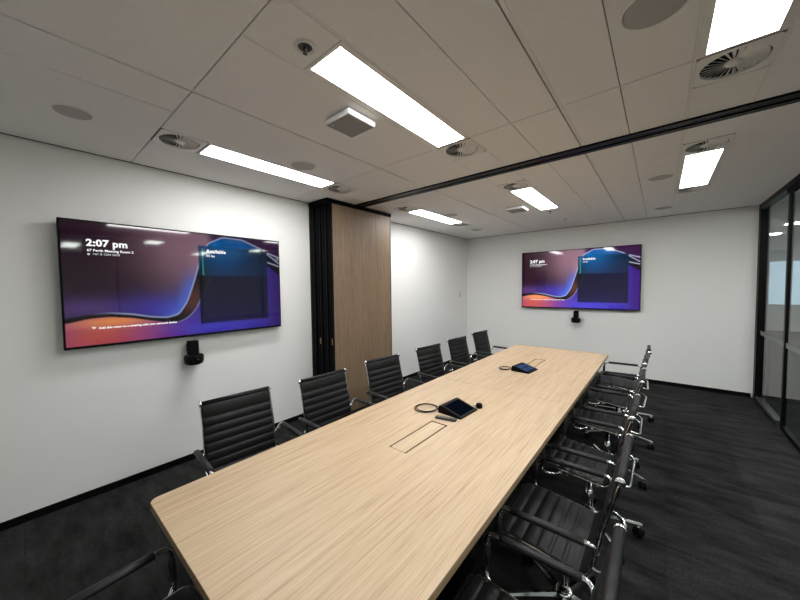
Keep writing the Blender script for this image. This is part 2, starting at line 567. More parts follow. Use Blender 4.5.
# ================================================================== CEILING FITTINGS
ROWN = {2: 'near side of the black ceiling track', 5: 'far side of the black ceiling track'}
LBL = {(0, 2): 'long light panel along the wall above the large screen',
       (1, 2): 'long light panel over the table beside the square white access point',
       (2, 2): 'long light panel beside the big round speaker grille',
       (0, 5): 'light panel past the folding partition, by the screen wall',
       (1, 5): 'light panel above the table between far wall and track',
       (2, 5): 'light panel nearest the glass partition, past the black track'}
for (x0, x1, ya, yb, si, bi) in LIGHTS:
    cx, cy = (x0 + x1) / 2, (ya + yb) / 2
    t = thing('ceiling_light', LBL[(si, bi)], 'light panel', (cx, cy, H), 0, 'recessed ceiling light panels')
    hx, hy = (x1 - x0) / 2 - FL, (yb - ya) / 2 - GAP
    ix, iy = 0.112, hy - 0.017
    f = MB()
    for b in ((-hx, -ix, -hy, hy), (ix, hx, -hy, hy), (-ix, ix, -hy, -iy), (-ix, ix, iy, hy)):
        f.box(b[0], b[1], b[2], b[3], 0.0, 0.012)
    f.build('frame', MT['grid'], t)
    MB().box(-ix, ix, -iy, iy, 0.002, 0.010).build('diffuser', MT['panel'], t)

# swirl vents
NB = 26
blade_mb = MB()
bl = [(0.030, -0.0035), (0.118, -0.0105), (0.118, 0.0105), (0.030, 0.0035)]
tilt = math.radians(-38)
vv = []
for z in (0, 0.0012):
    for (r_, w_) in bl:
        vv.append((r_, w_ * math.cos(tilt) - z * math.sin(tilt), w_ * math.sin(tilt) + z * math.cos(tilt)))
blade_mb.add(vv, [(3, 2, 1, 0), (4, 5, 6, 7), (0, 1, 5, 4), (1, 2, 6, 5), (2, 3, 7, 6), (3, 0, 4, 7)])
blade_me = blade_mb.mesh('blade', MT['vent'])
# plate with a round opening
ring = MB()
n = 48
hw = 0.1428
outer, inner = [], []
for k in range(n):
    a = 2 * math.pi * (k + 0.5) / n
    c, s_ = math.cos(a), math.sin(a)
    q = hw / max(abs(c), abs(s_))
    outer.append((c * q, s_ * q)); inner.append((0.125 * c, 0.125 * s_))
vv = [(x, y, 0) for x, y in outer] + [(x, y, -0.003) for x, y in inner] + [(x, y, 0.012) for x, y in inner]
ff = []
for k in range(n):
    j = (k + 1) % n
    ff += [(k, n + k, n + j, j), (n + k, 2 * n + k, 2 * n + j, n + j)]
ring.add(vv, ff)
plate_me = ring.mesh('plate', MT['vent'])
hub_me = MB().lathe([(0.0001, -0.004), (0.030, -0.003), (0.034, 0.002), (0.034, 0.008)], 20).mesh('hub', MT['vent'])
back_me = MB().lathe([(0.128, 0.0105), (0.128, 0.0118)], 32).mesh('backing', MT['dark'])
VL = {(0, 2): 'square swirl air vent at the end of the light panel above the large screen',
      (2, 2): 'square swirl air vent at the hidden end of the light panel by the big speaker',
      (0, 3): 'square swirl air vent above the folding partition',
      (1, 3): 'square swirl air vent over the table, before the black track',
      (2, 3): 'large square swirl air vent at the end of the light panel by the big speaker',
      (0, 4): 'square swirl air vent past the track, beside the folding partition',
      (1, 4): 'square swirl air vent past the track, over the table',
      (2, 4): 'square swirl air vent past the track, by the glass partition light',
      (0, 5): 'square swirl air vent beyond the far light by the screen wall',
      (2, 5): 'square swirl air vent beyond the far light by the glass partition'}
for (x0, x1, ya, yb, si, bi) in VENTS:
    t = thing('air_vent', VL[(si, bi)], 'air vent', ((x0 + x1) / 2, (ya + yb) / 2, H), 0, 'swirl ceiling vents')
    share('plate', plate_me, t); share('backing', back_me, t); share('hub', hub_me, t)
    for k in range(NB):
        share('blade', blade_me, t, (0, 0, 0.003), (0, 0, 2 * math.pi * k / NB))

# round speaker grilles
spk_me = MB().lathe([(0.0001, -0.004), (0.09, -0.004), (0.098, -0.003), (0.1, 0.0)], 40).mesh('grille', MT['grille'])
spr_me = MB().lathe([(0.1, 0.0), (0.102, -0.0045), (0.105, -0.005), (0.108, -0.003), (0.109, 0.0)], 40).mesh('rim', MT['ceil'])
for x, y, s_, lb in ((0.72, 0.25, 0.85, 'round speaker grille above the large screen'),
                     (1.02, 1.65, 1.0, 'round speaker grille beside the light panel above the large screen'),
                     (3.455, 1.63, 1.05, 'big round speaker grille beside a long light panel'),
                     (1.01, 4.24, 1.0, 'round speaker grille beside the light past the folding partition'),
                     (3.47, 4.21, 1.0, 'round speaker grille beside the light by the glass partition'),
                     (3.50, 5.93, 1.0, 'round speaker grille closest to the end wall, glass side'),
                     (0.72, 5.70, 1.0, 'round speaker grille closest to the end wall, screen-wall side')):
    t = thing('ceiling_speaker', lb, 'speaker', (x, y, H), 0, 'round ceiling speakers')
    share('grille', spk_me, t, scale=(s_, s_, 1)); share('rim', spr_me, t, scale=(s_, s_, 1))


def sprinkler(x, y, lb, s_=1.0):
    t = thing('sprinkler', lb, 'sprinkler', (x, y, H), 0, 'ceiling sprinklers')
    MB().lathe([(0.026 * s_, 0.004), (0.028 * s_, -0.004), (0.040 * s_, -0.004), (0.044 * s_, 0.0)], 28).build('escutcheon', MT['white'], t)
    MB().lathe([(0.027 * s_, -0.0005), (0.027 * s_, 0.004)], 24).build('cup', MT['greymetal'], t)
    MB().lathe([(0.006, 0.0), (0.008, -0.012), (0.004, -0.02), (0.004, -0.026)], 14).build('head', MT['greymetal'], t)
    MB().lathe([(0.010, -0.030), (0.011, -0.028), (0.004, -0.025)], 16).build('deflector', MT['greymetal'], t)


sprinkler(2.24, 0.862, 'round fire sprinkler in the ceiling at the end of a light panel', 1.15)
sprinkler(2.22, 5.02, 'small fire sprinkler past the track, at the end of the table light')
t = thing('smoke_detector', 'small white smoke detector on the ceiling near the end wall', 'detector', (2.24, 5.76, H))
MB().lathe([(0.05, 0.0), (0.05, -0.014), (0.036, -0.03), (0.0001, -0.034)], 28).build('body', MT['white'], t)
MB().lathe([(0.012, -0.034), (0.0001, -0.038)], 12).build('lens', MT['shadeplate'], t)


def access_point(x, y, lb, w=0.115):
    t = thing('access_point', lb, 'access point', (x, y, H), 0, 'square ceiling boxes')
    MB().rbox(-w, w, -w, w, -0.046, -0.012, 0.010, 3).build('housing', MT['white'], t)
    MB().rbox(-w + 0.006, w - 0.006, -w + 0.006, w - 0.006, -0.049, -0.044, 0.002, 1).build('shaded_underside', MT['shadeplate'], t)  # white box's underside: its shade is painted in as a grey slab
    MB().box(-0.055, 0.055, -0.055, 0.055, -0.014, 0.0).build('bracket', MT['grid'], t)
    MB().box(-0.085, -0.060, -0.088, -0.080, -0.0497, -0.0488).build('logo', MT['white'], t)


access_point(1.935, 1.40, 'square white wireless access point on the ceiling beside a long light panel')
access_point(1.935, 4.46, 'square white box on the ceiling past the black track')

# black partition track across the ceiling
t = thing('ceiling_track', 'black metal track for the folding partition across the ceiling', 'track', (0, 2.93, H))
MB().box(0.40, R - 0.055, -0.0725, -0.022, -0.012, 0.010).build('flange', MT['black'], t)
MB().box(0.40, R - 0.055, 0.022, 0.0725, -0.012, 0.010).build('flange', MT['black'], t)
MB().box(0.40, R - 0.055, -0.024, 0.024, -0.003, 0.010).build('channel', MT['greyplastic'], t)

# ================================================================== FOLDING PARTITION
PX, PYA, PYB, PZ = 0.385, 2.462, 3.552, 2.69
PY0, PY1 = PYA, PYB
t = thing('folding_partition', 'stacked folding partition with wood veneer face and black edges', 'partition', (0, 0, 0))
NP = 4
pw = PX / NP
for k in range(NP):
    xa, xb = 0.016 + k * (PX - 0.016) / NP, 0.016 + (k + 1) * (PX - 0.016) / NP - 0.006
    PY0, PY1 = PYA - 0.070 + 0.070 * (k / (NP - 1)) ** 0.8, PYB - 0.03 * (NP - 1 - k)
    pn = MB().box(xa + 0.012, xb - 0.012, PY0 + 0.006, PY1 - 0.006, 0.02, PZ).build('panel', MT['blackmatte'], t)
    if k == NP - 1:
        MB().rbox(xb - 0.012, xb, PY0 + 0.012, PY1 - 0.012, 0.02, PZ - 0.002, 0.001, 1).build('veneer_face', MT['panelwood'], pn)
    for ye in (PY0, PY1 - 0.012):
        MB().box(xa - 0.0005, xa + 0.020, ye, ye + 0.0125, 0.015, PZ).build('edge_strip', MT['black'], pn)
        MB().box(xb - 0.020, xb + 0.0005, ye, ye + 0.0125, 0.015, PZ).build('edge_strip', MT['black'], pn)
        MB().box((xa + xb) / 2 - 0.009, (xa + xb) / 2 + 0.009, ye - 0.006, ye + 0.012, 0.015, PZ).build('edge_seal', MT['blackplastic'], pn)
    if k in (1, 3):
        MB().rbox((xa + xb) / 2 + 0.010, (xa + xb) / 2 + 0.022, PY0 - 0.010, PY0 + 0.002, 0.94, 1.02, 0.002, 1).build('latch', MT['brass'], pn)
MB().box(0.012, PX + 0.006, PYA - 0.075, PYB + 0.006, PZ + 0.003, H - 0.0045).build('head_box', MT['blackmatte'], t)


# ================================================================== SCREENS
def picture(nx_=256, ny_=144):
    u0_, v = np.meshgrid(np.linspace(0, 1, nx_ + 1), np.linspace(0, 1, ny_ + 1))
    u = u0_ / (u0_ + (1 - u0_) * 1.237)

    def C(r, g, b): return np.array(lin((r / 255, g / 255, b / 255)))

    def ss(a, b, x):
        k = np.clip((x - a) / (b - a), 0, 1)
        return k * k * (3 - 2 * k)

    def mix(A, B, k): return A * (1 - k[..., None]) + B * k[..., None]

    def blob(cu, cv, su, sv): return np.exp(-(((u - cu) / su) ** 2 + ((v - cv) / sv) ** 2))
    img = np.zeros(u.shape + (3,)) + C(38, 15, 32)
    img = mix(img, C(150, 112, 128), blob(0.40, 0.86, 0.17, 0.42) * 0.9)
    img = mix(img, C(40, 12, 34), blob(0.10, 0.45, 0.16, 0.16) * 0.55)
    img = mix(img, C(92, 62, 128), blob(0.05, 0.30, 0.14, 0.08) * 0.7)
    img = mix(img, C(70, 60, 190), blob(0.30, 0.27, 0.14, 0.12) * 0.75)
    
    # ribbon: lower curve L(u) and upper curve U(u)
    xs = np.array([0, .06, .12, .19, .26, .32, .37, .41, .45, .48, .52, .60, .72, .85, 1.0])
    up_ = np.array([.225, .25, .255, .235, .20, .185, .21, .33, .56, .76, .91, .985, .98, .90, .74])
    lo_ = np.array([.185, .215, .222, .20, .165, .14, .135, .17, .25, .38, .55, .74, .80, .76, .60])
    uu = np.linspace(0, 1, 801)

    def smooth(arr):
        y = np.interp(uu, xs, arr)
        k = np.exp(-np.linspace(-2, 2, 41) ** 2); k /= k.sum()
        return np.convolve(np.pad(y, 20, mode='edge'), k, 'valid')
    U_ = np.interp(u, uu, smooth(up_)); L_ = np.interp(u, uu, smooth(lo_))
    gU0 = np.gradient(U_, axis=1) * nx_
    dU0 = np.abs(v - U_) / np.sqrt(1 + (gU0 * 9 / 16) ** 2)
    img = mix(img, C(84, 120, 235), np.exp(-dU0 / 0.10) * ss(0.26, 0.38, u) * ss(0.75, 0.42, v) * 0.95)
    img = mix(img, C(176, 140, 160), np.exp(-dU0 / 0.07) * ss(0.38, 0.44, u) * ss(0.5, 0.75, v) * 0.7)
    below = ss(0.004, -0.004, v - L_)
    under = np.zeros_like(img) + C(58, 44, 150)
    under = mix(under, C(120, 52, 130), blob(0.25, 0.05, 0.16, 0.16) * 0.8)
    under = mix(under, C(196, 84, 70), blob(0.10, 0.06, 0.18, 0.16))
    under = mix(under, C(250, 150, 84), blob(0.14, 0.185, 0.13, 0.055))
    under = mix(under, C(72, 66, 205), blob(0.55, 0.06, 0.25, 0.10) * 0.8)
    under = mix(under, C(52, 10, 110), ss(0.86, 0.97, u) * 0.9)
    rib = np.zeros_like(img) + C(14, 8, 14)
    rib = mix(rib, C(92, 50, 42), blob(0.435, 0.34, 0.05, 0.13) * 0.9)
    rib = mix(rib, C(20, 120, 200), ss(0.50, 0.56, u) * ss(0.9, 0.7, u) * ss(0.55, 0.95, v))
    rib = mix(rib, C(10, 60, 120), ss(0.52, 0.60, u) * ss(0.98, 0.75, u) * 0.6)
    img = mix(img, rib, ss(-0.004, 0.004, U_ - v) * 1.0)
    img = mix(img, under, below)
    top = ss(0.004, -0.004, U_ - v) * ss(0.50, 0.56, u)
    img = mix(img, C(52, 18, 62), top)
    # light lines that edge the ribbon
    gU = np.gradient(U_, axis=1) * nx_; gL = np.gradient(L_, axis=1) * nx_
    dU = np.abs(v - U_) / np.sqrt(1 + (gU * 9 / 16) ** 2); dL = np.abs(v - L_) / np.sqrt(1 + (gL * 9 / 16) ** 2)
    img = mix(img, C(190, 200, 235), np.exp(-(dU / 0.0055) ** 2) * 0.85 * ss(0.05, 0.2, u))
    img = mix(img, C(150, 160, 215), np.exp(-(dL / 0.0055) ** 2) * 0.7 * ss(0.30, 0.42, u) * ss(0.62, 0.5, u))
    for (u0, v0, sl) in ((0.90, 0.86, -0.5), (0.90, 0.75, -0.45)):
        dv = np.abs(v - (v0 + sl * (u - u0)))
        img = mix(img, C(215, 220, 240), np.exp(-(dv / 0.006) ** 2) * ss(0.895, 0.91, u) * 0.8)
    # calendar panel
    pan = ss(0.468, 0.471, u) * ss(0.902, 0.899, u) * ss(0.095, 0.10, v) * ss(0.885, 0.88, v)
    low = ss(0.585, 0.58, v)
    pc = np.zeros_like(img) + C(12, 34, 54)
    pc = mix(pc, C(8, 88, 148), blob(0.60, 0.90, 0.14, 0.26))
    pc = mix(pc, C(9, 12, 24), low)
    pc = mix(pc, C(30, 22, 70), low * blob(0.7, 0.12, 0.3, 0.14) * 0.5)
    img = mix(img, pc, pan * 0.93)
    img = mix(img, C(70, 178, 120), ss(0.486, 0.488, u) * ss(0.4945, 0.4925, u) * ss(0.585, 0.59, v) * ss(0.86, 0.855, v))
    return u0_, v, img


_pic = picture()


def grid_screen(w, h, gain):
    u, v, img = _pic
    ny_, nx_ = u.shape[0] - 1, u.shape[1] - 1
    vs_ = np.stack([(u - .5) * w, np.zeros_like(u), (v - .5) * h], -1).reshape(-1, 3)
    idx = np.arange((nx_ + 1) * (ny_ + 1)).reshape(ny_ + 1, nx_ + 1)
    fs = np.stack([idx[:-1, :-1], idx[:-1, 1:], idx[1:, 1:], idx[1:, :-1]], -1).reshape(-1, 4)
    me = bpy.data.meshes.new('picture')
    me.from_pydata(vs_.tolist(), [], fs.tolist())
    a = me.color_attributes.new('picture', 'FLOAT_COLOR', 'POINT')
    c = np.ones((len(vs_), 4)); c[:, :3] = img.reshape(-1, 3) * gain
    a.data.foreach_set('color', c.ravel().astype(np.float32))
    me.materials.append(MT['screen'])
    return me


def text_mesh(name, s, size, bold, m, parent, x, z, y):
    cu = bpy.data.curves.new(name, 'FONT')
    cu.body = s; cu.size = size; cu.offset = bold; cu.resolution_u = 3
    cu.space_character = 1.04
    tmp = bpy.data.objects.new(name, cu)
    COL.objects.link(tmp)
    dg = bpy.context.evaluated_depsgraph_get()
    me = bpy.data.meshes.new_from_object(tmp.evaluated_get(dg))
    bpy.data.objects.remove(tmp, do_unlink=True)
    me.materials.clear(); me.materials.append(m)
    o = bpy.data.objects.new(name, me)
    COL.objects.link(o); o.parent = parent
    o.location = (x, y, z); o.rotation_euler = (math.pi / 2, 0, 0)
    return o


def screen(label, w, h, loc, rz, gain):
    """local: x right, z up, faces -y; origin at the bottom centre of the body, back towards +y"""
    t = thing('wall_screen', label, 'screen', loc, rz, 'wall mounted screens')
    d_ = 0.045
    MB().rbox(-w / 2, w / 2, 0.0, d_, 0, h, 0.004, 2).build('housing', MT['blackplastic'], t)
    MB().box(-0.3, 0.3, d_, 0.088, h / 2 - 0.2, h / 2 + 0.2).build('wall_bracket', MT['blackmatte'], t)
    sw, sh = w - 0.024, h - 0.030
    z0 = 0.019
    pic = share('picture', grid_screen(sw, sh, gain), t, (0, -0.0008, z0 + sh / 2))

    def U(u): return (u - .5) * sw
    def V(v): return (v - .5) * sh
    yy = -0.0012
    k = sw / 1.70
    text_mesh('clock_text', '2:07 pm', 0.072 * k, 0.0026 * k, MT['text'], pic, U(0.078), V(0.808), yy)
    text_mesh('room_text', '67 Perth Meeting Room 2', 0.0252 * k, 0.0007 * k, MT['text'], pic, U(0.080), V(0.764), yy)
    text_mesh('number_text', '+61 8 1234 5678', 0.022 * k, 0.0005 * k, MT['textdim'], pic, U(0.098), V(0.735), yy)
    MB().lathe([(0.008 * k, 0), (0.008 * k, 0.0003)], 16, axis='y').build('dial_icon', MT['textdim'], pic, (U(0.085), yy, V(0.740)))
    text_mesh('status_text', 'Available', 0.047 * k, 0.0015 * k, MT['text'], pic, U(0.562), V(0.815), yy)
    text_mesh('day_text', 'All day', 0.026 * k, 0.0005 * k, MT['text'], pic, U(0.562), V(0.775), yy)
    text_mesh('hint_text', 'Add this room to a meeting with your personal device', 0.0222 * k, 0.0007 * k, MT['text'], pic, U(0.106), V(0.128), yy)
    wi = MB()
    for r_ in (0.006, 0.012, 0.018):
        pts = arc(0, 0, r_ * k, 45, 135, 8)
        wi.tube([(a, 0, b) for a, b in pts], 0.0018 * k, 5)
    wi.build('wifi_icon', MT['text'], pic, (U(0.090), yy, V(0.128)))
    return t


SCR1 = (1.738, 0.985)
SCR2 = (1.945, 1.108)
screen('large wall screen showing the time on the wall opposite the glass', SCR1[0], SCR1[1],
       (0.09, 1.060, 1.212), math.pi / 2, 0.56)
screen('wall screen showing the time on the end wall', SCR2[0], SCR2[1],
       (1.292 + SCR2[0] / 2, D - 0.09, 1.205), 0.0, 1.0)


def webcam(label, loc, rz, s_=1.0):
    """local: faces -y, origin at the camera's centre"""
    t = thing('conference_camera', label, 'camera', loc, rz, 'conference cameras under the screens')
    MB().rbox(-0.045 * s_, 0.045 * s_, -0.02, 0.055, 0.036, 0.165, 0.006, 2).build('mount', MT['blackmatte'], t)
    MB().box(-0.03, 0.03, 0.055, 0.098, 0.06, 0.13).build('wall_arm', MT['blackmatte'], t)
    MB().lathe([(0.055 * s_, -0.058), (0.083 * s_, -0.046), (0.090 * s_, -0.02), (0.090 * s_, 0.022), (0.080 * s_, 0.034), (0.02, 0.036)], 28).build('body', MT['blackplastic'], t)
    h = MB().lathe([(0.034, -0.100), (0.037, -0.096), (0.037, -0.06)], 24, axis='y', center=(0.0, 0.0, -0.008)).build('lens_barrel', MT['blackplastic'], t)
    MB().lathe([(0.001, -0.1012), (0.02, -0.1008)], 20, axis='y', center=(0.0, 0.0, -0.008)).build('lens', MT['black'], h)


webcam('black camera on a bracket under the large screen', (0.10, 1.025, 1.005), math.pi / 2, 0.9)
webcam('black camera on a bracket under the end wall screen', (2.285, D - 0.10, 1.005), 0.0, 0.85)

# wall control
t = thing('wall_control', 'small white wall control plate by the room corner', 'switch', (0.0, 6.34, 1.47))
MB().rbox(0.0, 0.012, -0.04, 0.04, -0.06, 0.06, 0.003, 2).build('plate', MT['white'], t)
MB().rbox(0.012, 0.015, -0.018, 0.018, -0.03, 0.03, 0.001, 1).build('button', MT['vent'], t)

# ================================================================== TABLE
table = thing('conference_table', 'long light oak conference table with rounded corners', 'table', ((TL + TR) / 2, (TY0 + TY1) / 2, 0))
hw_, hl = (TR - TL) / 2, (TY1 - TY0) / 2
ysm = 2.655 - (TY0 + TY1) / 2
rc = 0.035
TT = 0.033


def rect_with_hole(mb, outline, hole, z0, z1):
    """top with rectangular hole: outline is a rounded rect symmetric enough to be split in four"""
    hx0, hx1, hy0, hy1 = hole
    mb.prism(outline, z0, z1)


def tabletop(y0, y1, near_round, hole):
    """one half of the top, built as four boards around the cable hatch so that the hatch is a real opening"""
    hx0, hx1, hy0, hy1 = hole
    mb = MB()
    mid = lambda a, b, c, d_: mb.box(a, b, c, d_, TZ - TT, TZ)
    if near_round:
        pts = arc(-hw_ + rc, y0 + rc, rc, 180, 270, 8) + arc(hw_ - rc, y0 + rc, rc, 270, 360, 8) + [(hw_, hy0), (-hw_, hy0)]
        mb.prism(pts, TZ - TT, TZ)
        mid(-hw_, hw_, hy1, y1)
    else:
        pts = [(-hw_, hy1), (hw_, hy1)] + arc(hw_ - rc, y1 - rc, rc, 0, 90, 8) + arc(-hw_ + rc, y1 - rc, rc, 90, 180, 8)
        mb.prism(pts, TZ - TT, TZ)
        mid(-hw_, hw_, y0, hy0)
    mid(-hw_, hx0, hy0, hy1)
    mid(hx1, hw_, hy0, hy1)
    return mb


tcx, tcy = table.location.x, table.location.y
hole1 = (2.303 - tcx, 2.428 - tcx, 1.318 - tcy, 1.762 - tcy)
hole2 = (2.310 - tcx, 2.424 - tcx, 3.63 - tcy, 4.062 - tcy)
tabletop(-hl, ysm - 0.0012, True, hole1).build('tabletop', MT['oak'], table)
tabletop(ysm + 0.0012, hl, False, hole2).build('tabletop', MT['oak'], table)
for hx0, hx1, hy0, hy1 in (hole1, hole2):
    lid = MB().box(hx0 + 0.007, hx1 - 0.014, hy0 + 0.006, hy1 - 0.009, TZ - 0.016, TZ - 0.0012).build('hatch_lid', MT['oak'], table)
    MB().box(hx0 + 0.0005, hx1 - 0.0005, hy0 + 0.0005, hy1 - 0.0005, TZ - 0.075, TZ - 0.062).build('hatch_tray', MT['blackmatte'], table)
    fr_ = MB()
    for q in ((hx0, hx0 + 0.003, hy0, hy1), (hx1 - 0.003, hx1, hy0, hy1), (hx0 + 0.003, hx1 - 0.003, hy0, hy0 + 0.003), (hx0 + 0.003, hx1 - 0.003, hy1 - 0.003, hy1)):
        fr_.box(*q, TZ - 0.062, TZ - 0.0006)
    fr_.build('hatch_frame', MT['blackmatte'], table)
# edge band
eb = MB()
out = arc(-hw_ + rc, -hl + rc, rc, 180, 270, 8) + arc(hw_ - rc, -hl + rc, rc, 270, 360, 8) + arc(hw_ - rc, hl - rc, rc, 0, 90, 8) + arc(-hw_ + rc, hl - rc, rc, 90, 180, 8)
n = len(out)
vv = []
for (x, y) in out:
    l = 1.0 + 0.0
    vv.append((x * 1.0012, y * 1.0004, TZ - TT)); vv.append((x * 1.0012, y * 1.0004, TZ - 0.0015))
for (x, y) in out:
    vv.append((x * 0.9995, y * 0.9999, TZ - TT)); vv.append((x * 0.9995, y * 0.9999, TZ - 0.0005))
ff = []
for k in range(n):
    j = (k + 1) % n
    ff += [(2 * k, 2 * j, 2 * j + 1, 2 * k + 1), (2 * k + 1, 2 * j + 1, 2 * n + 2 * j + 1, 2 * n + 2 * k + 1), (2 * k, 2 * n + 2 * k, 2 * n + 2 * j, 2 * j)]
eb.add(vv, ff).build('edge_band', MT['oakedge'], table)
for yy in (-1.35, 1.35):
    MB().rbox(-0.22, 0.22, yy - 0.32, yy + 0.32, 0.012, TZ - TT - 0.05, 0.006, 1).build('pedestal', MT['blackmatte'], table)
    MB().rbox(-0.30, 0.30, yy - 0.42, yy + 0.42, 0.0, 0.013, 0.003, 1).build('foot_plate', MT['black'], table)
    MB().rbox(-0.40, 0.40, yy - 0.05, yy + 0.05, TZ - TT - 0.05, TZ - TT, 0.004, 1).build('support_beam', MT['blackmatte'], table)


# ------------------------------------------------------------------ things on the table
def console(label, cx, cy, rz, lit):
    """wedge touch console; local: high edge at -x, screen tilts to +x, length along y"""
    t = thing('touch_console', label, 'touch console', (cx, cy, TZ), rz, 'touch consoles on the table')
    L = 0.112
    prof = [(-0.084, 0.0), (0.108, 0.0), (0.110, 0.008), (-0.058, 0.054), (-0.076, 0.052)]
    MB().prism([(a, b) for a, b in prof], -L, L, axis='y').build('body', MT['blackplastic'], t)
    recalc(t.children[0].data)
    ang = math.atan2(0.046, 0.168)
    ca, sa = math.cos(ang), math.sin(ang)
    # screen slab lying on the sloping face
    def P(s_, y, o): return (0.110 - s_ * ca + o * sa, y, 0.008 + s_ * sa + o * ca)
    def slab(s0, s1, y0, y1, o0, o1):
        v = [P(s_, y, o) for o in (o0, o1) for y in (y0, y1) for s_ in (s1, s0)]
        return MB().add(v, [(0, 2, 3, 1), (4, 5, 7, 6), (0, 1, 5, 4), (2, 6, 7, 3), (0, 4, 6, 2), (1, 3, 7, 5)])
    b = slab(0.004, 0.170, -L + 0.004, L - 0.004, 0.0002, 0.003).build('bezel', MT['blackplastic'], t)
    sc = slab(0.018, 0.156, -L + 0.022, L - 0.022, 0.0031, 0.0036).build('display', MT['uidark'] if lit else MT['uidim'], t)
    if lit:
        for (s0, s1, y0, y1) in ((0.03, 0.085, -0.10, -0.02), (0.03, 0.085, 0.0, 0.09), (0.10, 0.15, -0.10, 0.02), (0.10, 0.15, 0.04, 0.10)):
            slab(s0, s1, y0, y1, 0.0037, 0.0039).build('menu_tile', MT['uilight'], sc)
    return t


console('dark touch console on the table beside a small remote', 2.350, 2.012, math.radians(-4), False)
console('touch console with lit blue screen by the far table hatch', 2.362, 3.440, math.radians(-6), True)
t = thing('table_puck', 'small round black knob touching the dark touch console', 'knob', (2.456, 2.168, TZ))
MB().lathe([(0.02, 0.0), (0.024, 0.006), (0.024, 0.026), (0.018, 0.034), (0.001, 0.036)], 20).build('body', MT['blackplastic'], t)
MB().tube([(-0.022, -0.004, 0.012), (-0.04, -0.008, 0.012)], 0.006, 8).build('plug', MT['chrome'], t)

t = thing('remote_control', 'slim dark grey remote control lying beside the dark touch console', 'remote', (2.368, 1.838, TZ), math.radians(14))
MB().rbox(-0.075, 0.075, -0.02, 0.02, 0.0, 0.014, 0.006, 2).build('body', MT['greyplastic'], t)
for k in range(4):
    MB().lathe([(0.006, 0.0), (0.006, 0.0155), (0.001, 0.016)], 10).build('button', MT['shadeplate'], t, (-0.05 + 0.022 * k, 0, 0))


def cable(label, sx, sy, cx, cy, rx, ry, turns):
    pts = [(sx, sy, TZ + 0.010), (sx - 0.02, sy, TZ + 0.006)]
    n_ = 28 * turns
    a0 = math.radians(20)
    for k in range(n_ + 1):
        a = a0 + 2 * math.pi * turns * k / n_
        q = 1.0 + 0.10 * math.sin(a * 0.5 + 0.4) - 0.04 * k / n_
        pts.append((cx + rx * q * math.cos(a), cy + ry * q * math.sin(a), TZ + 0.005 + 0.0055 * (k / 28.0)))
    o = MB().tube(pts, 0.0038, 7).build('cable', MT['blackplastic'])
    tag(o, label, 'cable', 'cables coiled on the table')


cable('black cable coiled in loops beside the dark touch console', 2.266, 1.955, 2.158, 1.905, 0.082, 0.085, 2)
cable('black cable coiled in loops beside the lit touch console', 2.278, 3.40, 2.192, 3.37, 0.060, 0.075, 2)


# ================================================================== CHAIRS
def sling_profile():
    """centre line of seat + back in (y, z), front edge first"""
    ctrl = [(0.268, 0.425), (0.255, 0.450), (0.20, 0.460), (0.09, 0.453), (-0.02, 0.442), (-0.09, 0.436), (-0.128, 0.447), (-0.150, 0.485),
            (-0.160, 0.54), (-0.184, 0.66), (-0.216, 0.79), (-0.240, 0.884)]
    pts = []
    P = [Vector((a, b, 0)) for a, b in ctrl]
    for i in range(len(P) - 1):
        p0 = P[max(i - 1, 0)]; p1 = P[i]; p2 = P[i + 1]; p3 = P[min(i + 2, len(P) - 1)]
        for k in range(16):
            s_ = k / 16
            q = 0.5 * ((2 * p1) + (p2 - p0) * s_ + (2 * p0 - 5 * p1 + 4 * p2 - p3) * s_ ** 2 + (3 * p1 - p0 - 3 * p2 + p3) * s_ ** 3)
            pts.append(q)
    pts.append(P[-1])
    return pts


SP = sling_profile()
SL = [0.0]
for a, b in zip(SP[:-1], SP[1:]):
    SL.append(SL[-1] + (b - a).length)
TOT = SL[-1]


def at_len(s_):
    s_ = min(max(s_, 0), TOT)
    for i in range(len(SL) - 1):
        if SL[i + 1] >= s_:
            k = (s_ - SL[i]) / max(1e-9, SL[i + 1] - SL[i])
            p = SP[i].lerp(SP[i + 1], k)
            tdir = (SP[min(i + 2, len(SP) - 1)] - SP[max(i - 1, 0)]).normalized()
            return p, Vector((-tdir.y, tdir.x, 0))     # normal to the left of travel
    return SP[-1], Vector((0, 0, 0))


def sling(bounds, half=0.228):
    """padded ribs between the given lengths; one closed mesh with real grooves"""
    mb = MB()
    rows = []
    for a, b in zip(bounds[:-1], bounds[1:]):
        m = 9
        for k in range(m):
            f_ = k / m
            bulge = math.sin(math.pi * f_) ** 0.55 if 0 < f_ < 1 else 0
            rows.append((a + (b - a) * f_, 0.004 + 0.0085 * bulge))
    rows.append((bounds[-1], 0.004))
    xs = [-half, -half + 0.012, -half * 0.5, 0, half * 0.5, half - 0.012, half]
    kx = [0.55, 1, 1, 1, 1, 1, 0.55]
    vs_, fs = [], []
    nX = len(xs)
    for s_, h_ in rows:
        p, nrm = at_len(s_)
        for sgn in (1, -1):
            for x, q in zip(xs, kx):
                c = p + nrm * (-sgn * h_ * q)
                vs_.append((x, c.x, c.y))
    nr = len(rows)
    W = 2 * nX
    for i in range(nr - 1):
        for k in range(nX - 1):
            fs.append((i * W + k, i * W + k + 1, (i + 1) * W + k + 1, (i + 1) * W + k))
            fs.append((i * W + nX + k + 1, i * W + nX + k, (i + 1) * W + nX + k, (i + 1) * W + nX + k + 1))
        fs.append((i * W, (i + 1) * W, (i + 1) * W + nX, i * W + nX))
        fs.append((i * W + nX - 1, i * W + W - 1, (i + 1) * W + W - 1, (i + 1) * W + nX - 1))
    for i in (0, nr - 1):
        for k in range(nX - 1):
            q = (i * W + k, i * W + nX + k, i * W + nX + k + 1, i * W + k + 1)
            fs.append(q if i == 0 else q[::-1])
    mb.add(vs_, fs, True)
    me = mb.mesh('sling', MT['leather'])
    recalc(me)
    return me


